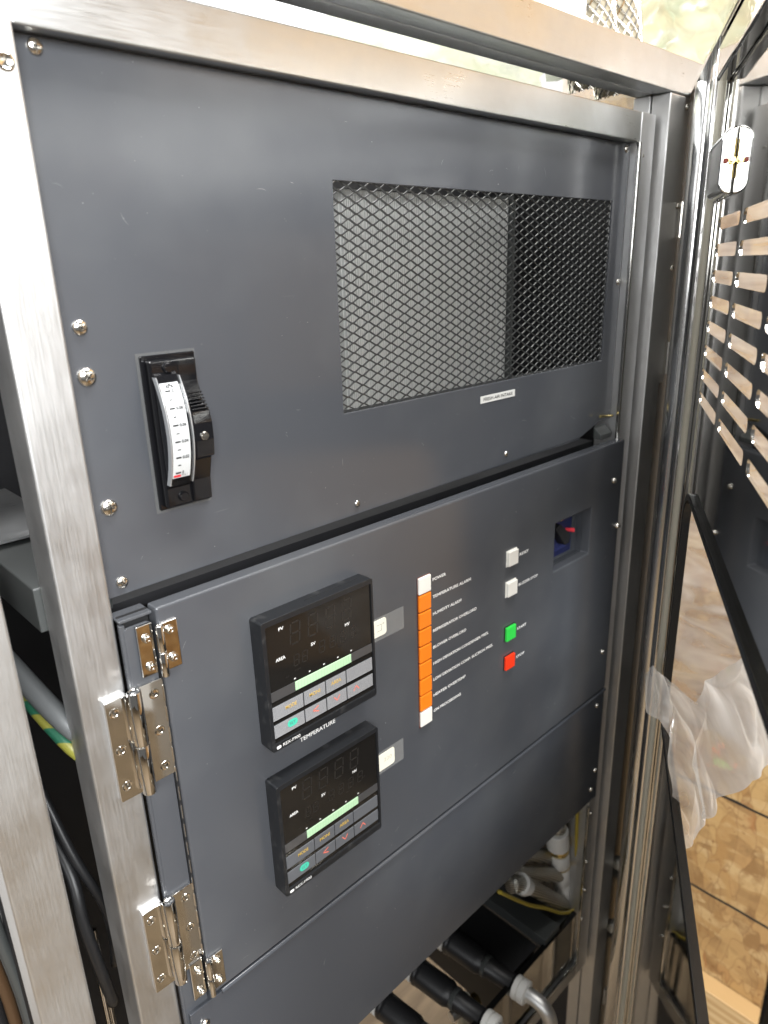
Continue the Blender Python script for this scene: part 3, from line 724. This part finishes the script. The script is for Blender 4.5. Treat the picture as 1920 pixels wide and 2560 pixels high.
    lg = obj('maker_mark', plate(B(), rrect(X(3.6), X(7.2), Z(1.4), Z(3.6), .8, 3), [], -13.15, -13.05), M_white, c, parent=bz)
    return c
controller(218.4, 1144.3, 'upper black digital controller with striped keys and TEMPERATURE lettering below', True, 1)
controller(218.2, 1019.6, 'lower black digital controller with plain grey keys', False, 1)
# dust on the top ledges of the controllers is left to the plastic's own texture

# number stickers, half tucked behind the controllers
for (x0, x1, z0, z1, t0, t1, tz0, tz1, s1, lab) in ((316, 338.6, 1182.6, 1196.8, 320, 357.9, 1179.2, 1198.4, '5°', 'cream number sticker tucked beside the upper controller'),
                                       (316, 343.2, 1060.2, 1075.8, 320, 354.0, 1057.4, 1078, '220', 'cream number sticker tucked beside the lower controller')):
    t = thing('sticker', lab, 'sticker', ((x0+x1)/2, 0, z0), 'cream stickers beside the controllers')
    k = obj('paper', plate(B(), rrect(x0, x1, z0, z1, 2.4, 4), [], -.45, -.08), M_cream, t)
    obj('tape', bx(t0, t1, -.25, -.05, tz0, tz1), M_tape, t)
    if s1 == '5°':
        bm = B()
        for a in ((328.5, 333.5, 1192.2, 1192.5), (328.5, 333.5, 1187, 1187.3), (333.2, 333.5, 1187, 1192.5)): box(bm, a[0], a[1], -.52, -.42, a[2], a[3])
        obj('pencil_mark', bm, M_greyprint, t, parent=k)
        text('lettering', 'o', 334.6, 336.2, 1191.5, 1193.2, -.5, M_greyprint, t, parent=k)
    else:
        text('lettering', '220', 331, 340, 1067, 1070.5, -.5, mat('faded_print', (.5, .47, .38), .5), t, parent=k)

# ================================================================== INDICATOR COLUMN AND BUTTONS
ind = thing('indicator_column', 'vertical strip of white and orange indicator lamps beside the legends', 'indicator lamps', (381, 0, 1077))
for i in range(9):
    zt = 1216.4-i*15.46
    o = obj('lamp_lens', bx(374.0, 388.0, -2.4, -.02, zt-14.3, zt), M_wlens if i in (0, 8) else M_orange, ind, bev=.7, segs=3, label=('white top lamp', 'orange lamp', 'white bottom lamp')[0 if i == 0 else (2 if i == 8 else 1)])
obj('lamp_frame', bx(373.6, 388.4, -.6, -.03, 1077, 1216.8), mat('dark_orange_gap', (0.10, 0.015, 0.004), .5), ind)
for nm, m, z, lab in (('RESET', M_wlens, 1189, 'white square push button marked RESET'), ('BUZZER STOP', M_wlens, 1158.4, 'white square push button marked BUZZER STOP'), ('START', M_green, 1112.2, 'green square push button marked START'), ('STOP', M_red, 1081.1, 'red square push button marked STOP')):
    t = thing('push_button', lab, 'button', (498.6, 0, z), 'square push buttons right of the legends')
    obj('cap', bx(491.6, 505.8, -3.2, -.5, z, z+14.2), m, t, bev=.6, segs=3)
    obj('surround', bx(491.0, 506.4, -.7, -.03, z-.6, z+14.8), M_black if m in (M_green, M_red) else M_wlens, t)

# circuit breaker in the recess
br = thing('circuit_breaker', 'dark blue circuit breaker with black lever and red trip button in the recess', 'breaker', (600, 15, 1158))
body = obj('body', bx(571, 622, 13.6, 16.4, 1163, 1208), M_blue, br, bev=.5)
bm = B(); q = [(596, 1203), (603, 1203), (621, 1183), (617, 1177), (609, 1178)]
bm = plate(B(), [(578, 1199), (586, 1203), (606, 1187), (604, 1178), (596, 1178)], [], 4, 13.6); obj('lever', bm, M_black, br, bev=.8)
bm = cyl(B(), (612, 13.6, 1188), (614, 5.5, 1189), 2.2, seg=14); obj('trip_button', bm, M_pink, br, smooth='auto')
bm = plate(B(), [(572, 1196), (577, 1196), (575, 1205), (573, 1205)], [], 12.8, 13.5); obj('marker', bm, M_mint, br)
for i, x in enumerate((586, 601)):
    text('lettering', 'IE'[i], x, x+3, 1200, 1204.5, 13.45, M_yellow, br, parent=body, bold=.03)
for i in range(4): obj('rating_line', bx(588+i, 612+i, 13.42, 13.5, 1170+i*2.0, 1170.7+i*2.0), mat('blue_print%d' % i, (.04, .05, .18), .5), br, parent=body)

# ================================================================== MIRROR DOOR (open, slotted, with a window)
A_D = math.radians(29.5)
# local axes: x = along the door from its hinge edge, y = towards its inner side (right handed), z = up
md = thing('vented_door', 'open mirror polished steel door with rows of slots and a rubber trimmed window', 'door', (793, 0, 0), rz=PI+A_D, local=True)
# local +x points along (-cos,-sin); local +y = (sin,-cos) points outwards, so the inner side is local -y
def dplate(name, outer, holes, o0, o1, m, bev=0, **k):
    """plate in door space; o0/o1 = offsets towards the inner side"""
    return obj(name, plate(B(), outer, holes, -o1, -o0), m, md, bev=bev, **k)
holes = []
WIN = rrect(247, 640, 1046, 1267, 34, 8)
# upper-left window corner is tight in the photograph
WIN = [p for p in rrect(247, 640, 1046, 1267, 30, 8)]
for k in range(-5, 3):
    zt = 1440.5+18.45*k
    for c in range(5):
        s0 = 239+c*109.2
        if s0+97 > 735: continue
        holes.append(rrect(s0, s0+97, zt-8.8, zt, 3.4, 3))
dplate('door_skin', rect(0, 745, 180, 1602), holes+[WIN], -1.8, 0, M_door)
dplate('window_trim', rrect(243.5, 643.5, 1042.8, 1270.5, 33.5, 8), [rrect(249, 638, 1048, 1265, 28, 8)], -3.2, 3.6, M_rubber, bev=2.4, segs=5)
dplate('door_edge', rect(741, 745, 180, 1602), [], -14, -1.8, M_mirror)
dplate('door_edge', rect(0, 745, 1598, 1602), [], -14, 12, M_mirror)
# hinge side profile: raised polished channel, gap, cream seal
obj('edge_bead', extr_z(B(), [(84+12.5*math.cos(a), -12.5*math.sin(a)) for a in [PI*k/28 for k in range(29)]], 182, 1600), M_bead, md, smooth='auto')
obj('edge_bead', extr_z(B(), [(150+9*math.cos(a), -7.0*math.sin(a)) for a in [PI*k/24 for k in range(25)]], 182, 1600), M_bead, md, smooth='auto')
dplate('edge_channel', rect(189, 201, 182, 1600), [], 0, 8.6, M_bead, bev=1.2, segs=3)
obj('seal', extr_z(B(), [(203+5*math.cos(a), -(2.6+3.6*math.sin(a))) for a in [2*PI*k/14 for k in range(14)]], 182, 1600), M_seal, md, smooth='auto')
dplate('edge_lip', rect(210, 219, 182, 1600), [], 0, 2.6, M_polish, bev=.8)
dplate('top_lip', rect(219, 740, 1572, 1596), [], 0, 10, M_mirror, bev=2.0, segs=3)
# latch housing
lt = thing('latch_housing', 'rounded polished latch housing with a bolt and reddish washers, high on the mirror door', 'latch', (793, 0, 0), rz=PI+A_D, local=True)
r_ = 8.0; pf = [(-.05, 1490), (-.05, 1532)]+[(-9.5+r_-r_*math.sin(t), 1532-r_+r_*math.cos(t)) for t in [PI/2*k/6 for k in range(7)]]+[(-9.5+r_-r_*math.cos(t), 1490+r_-r_*math.sin(t)) for t in [PI/2*k/6 for k in range(7)]]
bm = extr_x(B(), pf, 222, 289)
obj('housing', bm, mat('bright_polished_housing', (.85, .845, .82), 0.10, 1.0), lt, bev=1.6, segs=4)
bm = B(); lathe(bm, (289, -2.4, 1511), (1, 0, 0), [(2.6, 0), (2.6, 3.0), (0, 3.0)], 6); obj('nut', bm, M_brass, lt)
bm = cyl(B(), (289, -2.4, 1511), (296, -2.4, 1511), 1.2, seg=14); obj('bolt', bm, M_screw, lt, smooth='auto')
bm = bx(289.2, 292.5, -7.6, -5.0, 1509.4, 1512.4); obj('washer', bm, M_copper, lt, bev=.4)
bm = cyl(B(), (290, -.9, 1500), (290, -.9, 1524), .5, seg=8); obj('rod', bm, M_brass, lt, smooth='auto')

# door hinge on the right post
hg = thing('door_hinge', 'narrow steel hinge pin and screws between the right post and mirror door', 'hinge', (775, -2, 1420))
for z in (1470, 1330): bm = cyl(B(), (776, -1, z), (776, -1, z+34), 4.2, seg=18); obj('knuckle', bm, M_screw, hg, smooth='auto')
for z in (1590, 1500, 1440): screw(hg, 770, 2, z, 3, 2.5)
obj('leaf', bx(763, 779, 3, 5, 1320, 1600), M_post, hg)

# ================================================================== THINGS BELOW AND BESIDE THE PANELS
for i, (x, rr_, y0, z) in enumerate(((543, 16, 114, 598), (482, 16, 114, 598), (421, 16, 114, 598))):
    t = thing('black_pipe', ('black sleeved pipe nearest the right end of the steel bulkhead', 'middle one of the three black sleeved pipes below the panels', 'black sleeved pipe furthest left below the panels')[i], 'pipe', (x, 60, 582), 'black sleeved pipes')
    D_ = (0.10, -1, 0.0)
    bm = B(); lathe(bm, (x, y0, z), D_, [(0, 0), (rr_, 0), (rr_+.7, 1.5), (rr_+.7, 4), (rr_, 5), (rr_, 7), (rr_+.5, 8.5), (rr_, 10), (rr_, 48), (rr_*.86, 53), (rr_*.78, 56), (rr_*.78, 70), (rr_*.74, 71), (rr_*.74, 98), (0, 98)], 28); obj('sleeve', bm, M_hose, t, smooth='auto')
    bm = B(); lathe(bm, (x, y0, z), D_, [(rr_*.78, 56), (rr_*.86, 57), (rr_*.86, 61), (rr_*.78, 62)], 28); obj('crimp_ring', bm, M_greybar, t, smooth='auto')
    bm = B(); lathe(bm, (x-1, y0+9, z), D_, [(0, 0), (rr_*1.0, 0), (rr_*1.0, 6), (rr_*.8, 7), (rr_*.8, 10)], 28); obj('white_collar', bm, M_pvc, t, smooth='auto')
for i, x in enumerate((554, 493, 432)):
    t = thing('elbow_fitting', ('bent steel elbow with white nuts nearest the right end of the bulkhead', 'bent steel elbow with white nuts in the middle of the bulkhead', 'bent steel elbow with white nuts furthest left on the bulkhead')[i], 'pipe fitting', (x, 0, 550), 'steel elbows on the bulkhead')
    bm = B(); lathe(bm, (x, 14, 596), (0.12, -1, 0), [(0, 0), (13.5, 0), (14.5, 1), (14.5, 7), (12.5, 7.5), (12.5, 8.5), (14.5, 9), (14.5, 16), (13, 17), (0, 17)], 28); obj('nut', bm, M_pvc, t, smooth='auto')
    bm = tube(B(), [(x+1.5, 0, 596), (x+3, -12, 596), (x+4.5, -24, 592), (x+5.5, -33, 580), (x+6, -35, 560), (x+6, -35, 520)], 9.0, 20); obj('elbow', bm, M_post, t, smooth='auto')
for i, (x, y, z) in enumerate(((512, 62, 560), (452, 60, 560))):
    t = thing('drain_tee', ('cream drain tee between the two right hand black pipes', 'cream drain tee between the two left hand black pipes')[i], 'pipe fitting', (x, y, z-40), 'drain tees between the black pipes')
    bm = B(); lathe(bm, (x, y, z-40), (0, 0, 1), [(0, 0), (8, 0), (8, 20), (11, 21), (11, 36), (8.5, 38), (8.5, 52), (0, 53)], 20); obj('stem', bm, M_cream, t, smooth='auto')
    bm = cyl(B(), (x-20, y+4, z-8), (x+20, y-4, z-8), 6.5, seg=18); obj('arm', bm, M_post, t, smooth='auto')
    bm = B(); lathe(bm, (x+14, y-3, z-8), (1, -.2, 0), [(0, 0), (9, 0), (9, 8), (0, 8)], 6); obj('nut', bm, M_brass, t)
du = thing('cable_duct', 'grey rectangular duct running back under the charcoal panels', 'duct', (640, 120, 590))
obj('body', bx(622, 656, 16, 250, 596, 612), M_greybar, du, bev=1); obj('cover', bx(660, 690, 18, 250, 590, 600), M_greybar, du, bev=1)
bb = thing('dark_fill_box', 'added black box filling the dark space under the panels', 'box', (590, 150, 480))  # made-up block standing in for the darkness under the panels
obj('body', bx(563, 620, 30, 250, 500, 590), M_black, bb, bev=2); obj('lid', bx(561, 622, 28, 252, 590, 593), M_black, bb)
def pt(x, y, z): return (x, y, z)
vf = thing('valve_stack', 'stacked white plastic valve fittings with brass rings near the right stile', 'valve', (690, 40, 600))
for i, (za, zb, r_, m) in enumerate(((790, 752, 10, M_pvc), (752, 742, 11.5, M_braid), (742, 712, 15, M_pvc), (712, 700, 13, M_brass), (700, 676, 13.5, M_pvc), (676, 671, 12.5, M_brass), (671, 640, 12, M_pvc), (640, 600, 11, M_pvc))):
    x_ = 679+(730-(za+zb)/2)*0.20
    bm = B(); lathe(bm, (x_, 40, zb), (-.18, 0, 1), [(0, 0), (r_*.94, 0), (r_, 1), (r_, za-zb-1), (r_*.94, za-zb), (0, za-zb)], 24); obj('ring' if m is not M_pvc else 'valve_body', bm, m, vf, smooth='auto')
solo(obj('yellow_cable', tube(B(), [(693, 24, 830), (695, 24, 768), (701, 24, 684), (708, 24, 615), (705, 22, 598), (690, 22, 602), (668, 24, 617), (630, 24, 655), (590, 25, 692), (530, 26, 758)], 2.3, 12), M_cableY, smooth=True), 'thin yellow cable hanging beside the white valve fittings', 'cable')
solo(obj('cable_ferrule', lathe(B(), (709.5, 22.5, 618), (0.05, 0, -1), [(0, 0), (4, 0), (5.4, 3), (5.4, 15), (3.8, 19), (0, 19)], 18), M_cream, smooth='auto'), 'cream ferrule on the bend of the yellow cable', 'ferrule')
for i, (pts, r_, lab) in enumerate((([(560, 60, 742), (611, 46, 710), (650, 42, 684), (684, 40, 660)], 10, 'braided steel hose running level behind the white valves'), ([(570, 36, 730), (598, 34, 711), (650, 33, 652), (703, 36, 594)], 10, 'braided steel hose sloping down below the white valves'), ([(590, 70, 745), (632, 56, 719), (677, 50, 690)], 9, 'uppermost braided steel hose behind the white valves'))):
    solo(obj('braided_hose', tube(B(), pts, r_, 16), M_braid, smooth=True), lab, 'hose', 'braided hoses under the panels')
solo(obj('white_hose_end', lathe(B(), (586, 34, 722), (.65, -.05, -.7), [(0, 0), (13, 0), (13, 9), (10.5, 10), (10.5, 20), (0, 20)], 18), M_pvc, smooth='auto'), 'white plastic hose end at the edge of the lower cover', 'fitting')
for i, (z, lab) in enumerate(((656, 'short braided hose crossing the gap beside the right post, upper one'), (540, 'short braided hose crossing the gap beside the right post, lower one'))):
    solo(obj('braided_hose', tube(B(), [(762.8, -6, z), (775, -9, z-14), (790, -10, z-36), (803, -6, z-58), (815, 4.5, z-74)], 9.5, 18), M_braid, smooth=True), lab, 'hose', 'braided hoses beside the right post')
pb = thing('post_bracket', 'small drilled steel bracket plate low on the right post', 'bracket', (775, -5, 380))
obj('plate', bx(763, 790, -6, -3, 380, 410), M_post, pb, bev=.8); screw(pb, 772, -6, 396, 2.5, 2)

# left gap: bar, conduit, cables
lbk = thing('cross_bar', 'dusty grey square bar running back from the left stile', 'bar', (126, 60, 1260))
obj('tube', bx(107.5, 150, 39, 250, 1260, 1287), M_greybar, lbk, bev=.8)
obj('angle', bx(96, 100, 140, 250, 1292, 1300), M_steelH, lbk); obj('flange', bx(112, 160, 120, 250, 1290, 1291.5), M_steelH, lbk)
solo(obj('conduit', tube(B(), [(88, 250, 1255), (98, 120, 1228), (112, 44, 1196), (128, 46, 1176)], 6.5, 14), M_conduit, smooth=True), 'white conduit crossing the gap left of the stile', 'conduit')
solo(obj('earth_cable', tube(B(), [(88, 240, 1238), (98, 112, 1213), (112, 42, 1179), (128, 44, 1160)], 4.5, 12), M_stripe, smooth=True), 'green and yellow striped earth cable under the white conduit', 'cable')
solo(obj('corrugated_hose', lathe(B(), (95, 160, 1150), (0, .2, 1), [(0, 0)]+[(9+(1.6 if k % 2 else 0), k*3) for k in range(33)]+[(0, 99)], 18), M_hose, smooth='auto'), 'black corrugated hose in the gap above the white conduit', 'hose')
for i, (pts, r_, m, lab) in enumerate((([(90, 255, 1190), (96, 130, 1120), (102, 70, 1075), (100, 52, 1040), (103, 48, 1000), (110, 60, 950)], 4.0, M_hose, 'grey cable bending behind the left post'), ([(96, 255, 1240), (100, 120, 1150), (106, 70, 1085), (118, 60, 1030), (122, 80, 960)], 3.2, M_hose, 'thin black cable behind the left post'))):
    solo(obj('loose_cable', tube(B(), pts, r_, 10), m, smooth=True), lab, 'cable', 'cables left of the stile')
for i, (x, y) in enumerate(((104, 58), (108, 62))):
    solo(obj('chrome_rod', cyl(B(), (x, y, 900), (x, y, 1020), 1.8, seg=12), M_chrome, smooth='auto'), ('left of the two thin chrome rods behind the left post', 'right of the two thin chrome rods behind the left post')[i], 'rod', 'chrome rods')
for i, (x, y, r_, m, lab) in enumerate(((58, 78, 4, M_greybar, 'grey tube at the lower left edge, nearest the post'), (50, 82, 4, M_brown, 'brown tube at the lower left edge'), (42, 86, 5, M_hose, 'black tube furthest into the lower left corner'))):
    solo(obj('riser_tube', tube(B(), [(x-4, y, 800), (x+3, y+4, 960), (x-3, y, 1080), (x+2, y, 1250)], r_, 12), m, smooth=True), lab, 'tube', 'tubes beside the left post')
solo(obj('orange_cap', bx(112, 124, -3, 9.9, 1568, 1600), M_orangebit, bev=1), 'small orange cap at the top left corner of the frame', 'cap')

# ================================================================== ABOVE THE BEAM
wb = thing('switch_box', 'white switch box with OFF lettering on the steel top beam', 'switch box', (420, 60, 1630))
obj('front', bx(-250, 541, 45, 58, 1627, 1760), M_paper, wb, bev=1); text('lettering', 'OFF', 500.5, 516.5, 1637.0, 1642.0, 44.8, M_greyprint, wb)
solo(obj('side_board', bx(543, 652, 47, 58, 1627, 1760), M_paper, bev=1), 'plain pale board right of the white switch box', 'board')
for i, (x, z, lab) in enumerate(((692, 1700, 'left of the two braided hoses above the top beam'), (741, 1700, 'right of the two braided hoses above the top beam'))):
    t = thing('mesh_hose', lab, 'hose', (x, 80, 1630), 'braided hoses above the beam')
    bm = tube(B(), [(x-18, 75, 1760), (x-8, 74, 1712), (x+10, 72, 1664), (x+22, 72, 1612)], 21, 26); obj('core', bm, mat('beige_core', (.34, .30, .22), .5), t, smooth=True)
    bm = B()
    for s in (1, -1):
        for k in range(16):
            ph = 2*PI*k/16; P = []
            for j in range(40):
                u = j/39; c = Vector((x-18+40*u, 75-3*u, 1760-148*u)); d = Vector((40, -3, -148)).normalized(); a = d.orthogonal().normalized(); b = d.cross(a)
                th = ph+s*u*5.2; P.append(c+(a*math.cos(th)+b*math.sin(th))*24)
            tube(bm, P, 0.9, 4, sub=1)
    obj('wire_braid', bm, M_screw, t, kind='stuff')

def film_sheet(name, label, rows, cols, fn, m, amp, seed, thick=0.15):
    bm = B(); G = []
    for i in range(rows+1):
        r = []
        for j in range(cols+1):
            p = Vector(fn(i/rows, j/cols)); q = p*0.012
            d = noise.noise_vector((q.x*1.1+seed, q.y, q.z*1.6))*amp+noise.noise_vector((q.x*2.2, q.y*2+seed, q.z*3))*amp*.2
            e = max(0.0, 1-abs(noise.noise((q.x*0.8+seed, q.y*0.8+q.z*.5, q.z*1.5-q.x*.3)))*2.2)**2*amp*1.0+max(0.0, 1-abs(noise.noise((q.x*2.0, q.y*2.0+seed, q.z*2.6+q.x)))*2.6)**2*amp*.28
            r.append(bm.verts.new(p+d+Vector((-.49, .87, .1))*e))
        G.append(r)
    for i in range(rows):
        for j in range(cols): bm.faces.new((G[i][j], G[i][j+1], G[i+1][j+1], G[i+1][j]))
    return solo(obj(name, bm, m, smooth=True), label, 'plastic film')
# sheet wrapped over the goods above and behind the top beam
film_sheet('stretch_film', 'crumpled clear plastic film over the hoses above the right end of the beam', 26, 40, lambda u, v: (690+v*395, 118-62*v+u*20, 1618+u*330+20*math.sin(v*5)), M_filmtop, 22, 3)
film_sheet('stretch_film', 'crumpled plastic film seen through the slot under the right end of the beam', 20, 40, lambda u, v: (600+v*400, 330-u*20, 1600+u*300), M_filmtop, 18, 9)
# film over the crate wall, seen through the door window
film_sheet('stretch_film', 'tight horizontal plastic wrap over the strand board seen through the door window', 40, 30, lambda u, v: (1083, -520+v*860, 700+u*1050), M_filmthin, 9, 15)

# torn flap of film pulled through the door window
FLAP_T = [(593.5, -96.8, 1069.6), (566.2, -112.3, 1099.5), (499.3, -157.0, 1136.1), (466.6, -191.6, 1142.6), (454.0, -205.6, 1171.3), (429.9, -221.5, 1204.2), (414.7, -232.4, 1224.1), (381.6, -253.5, 1242.4), (324.5, -285.7, 1257.4)]
FLAP_Bt = [(553.3, -119.5, 1062.4), (502.4, -148.3, 1091.4), (480.5, -167.6, 1093.5), (478.3, -184.9, 1024.3), (473.8, -194.4, 1003.4), (458.6, -205.3, 1033.3), (418.1, -230.5, 1096.3), (381.1, -253.7, 1161.0), (314.7, -291.3, 1239.9)]
def flap(u, v):
    k = min(int(v*8), 7); t = v*8-k
    a = Vector(FLAP_T[k]).lerp(Vector(FLAP_T[k+1]), t); b = Vector(FLAP_Bt[k]).lerp(Vector(FLAP_Bt[k+1]), t)
    return a.lerp(b, u)
film_sheet('torn_film', 'torn flap of milky plastic film hanging in the door window', 90, 160, flap, M_flap, 6.0, 21)
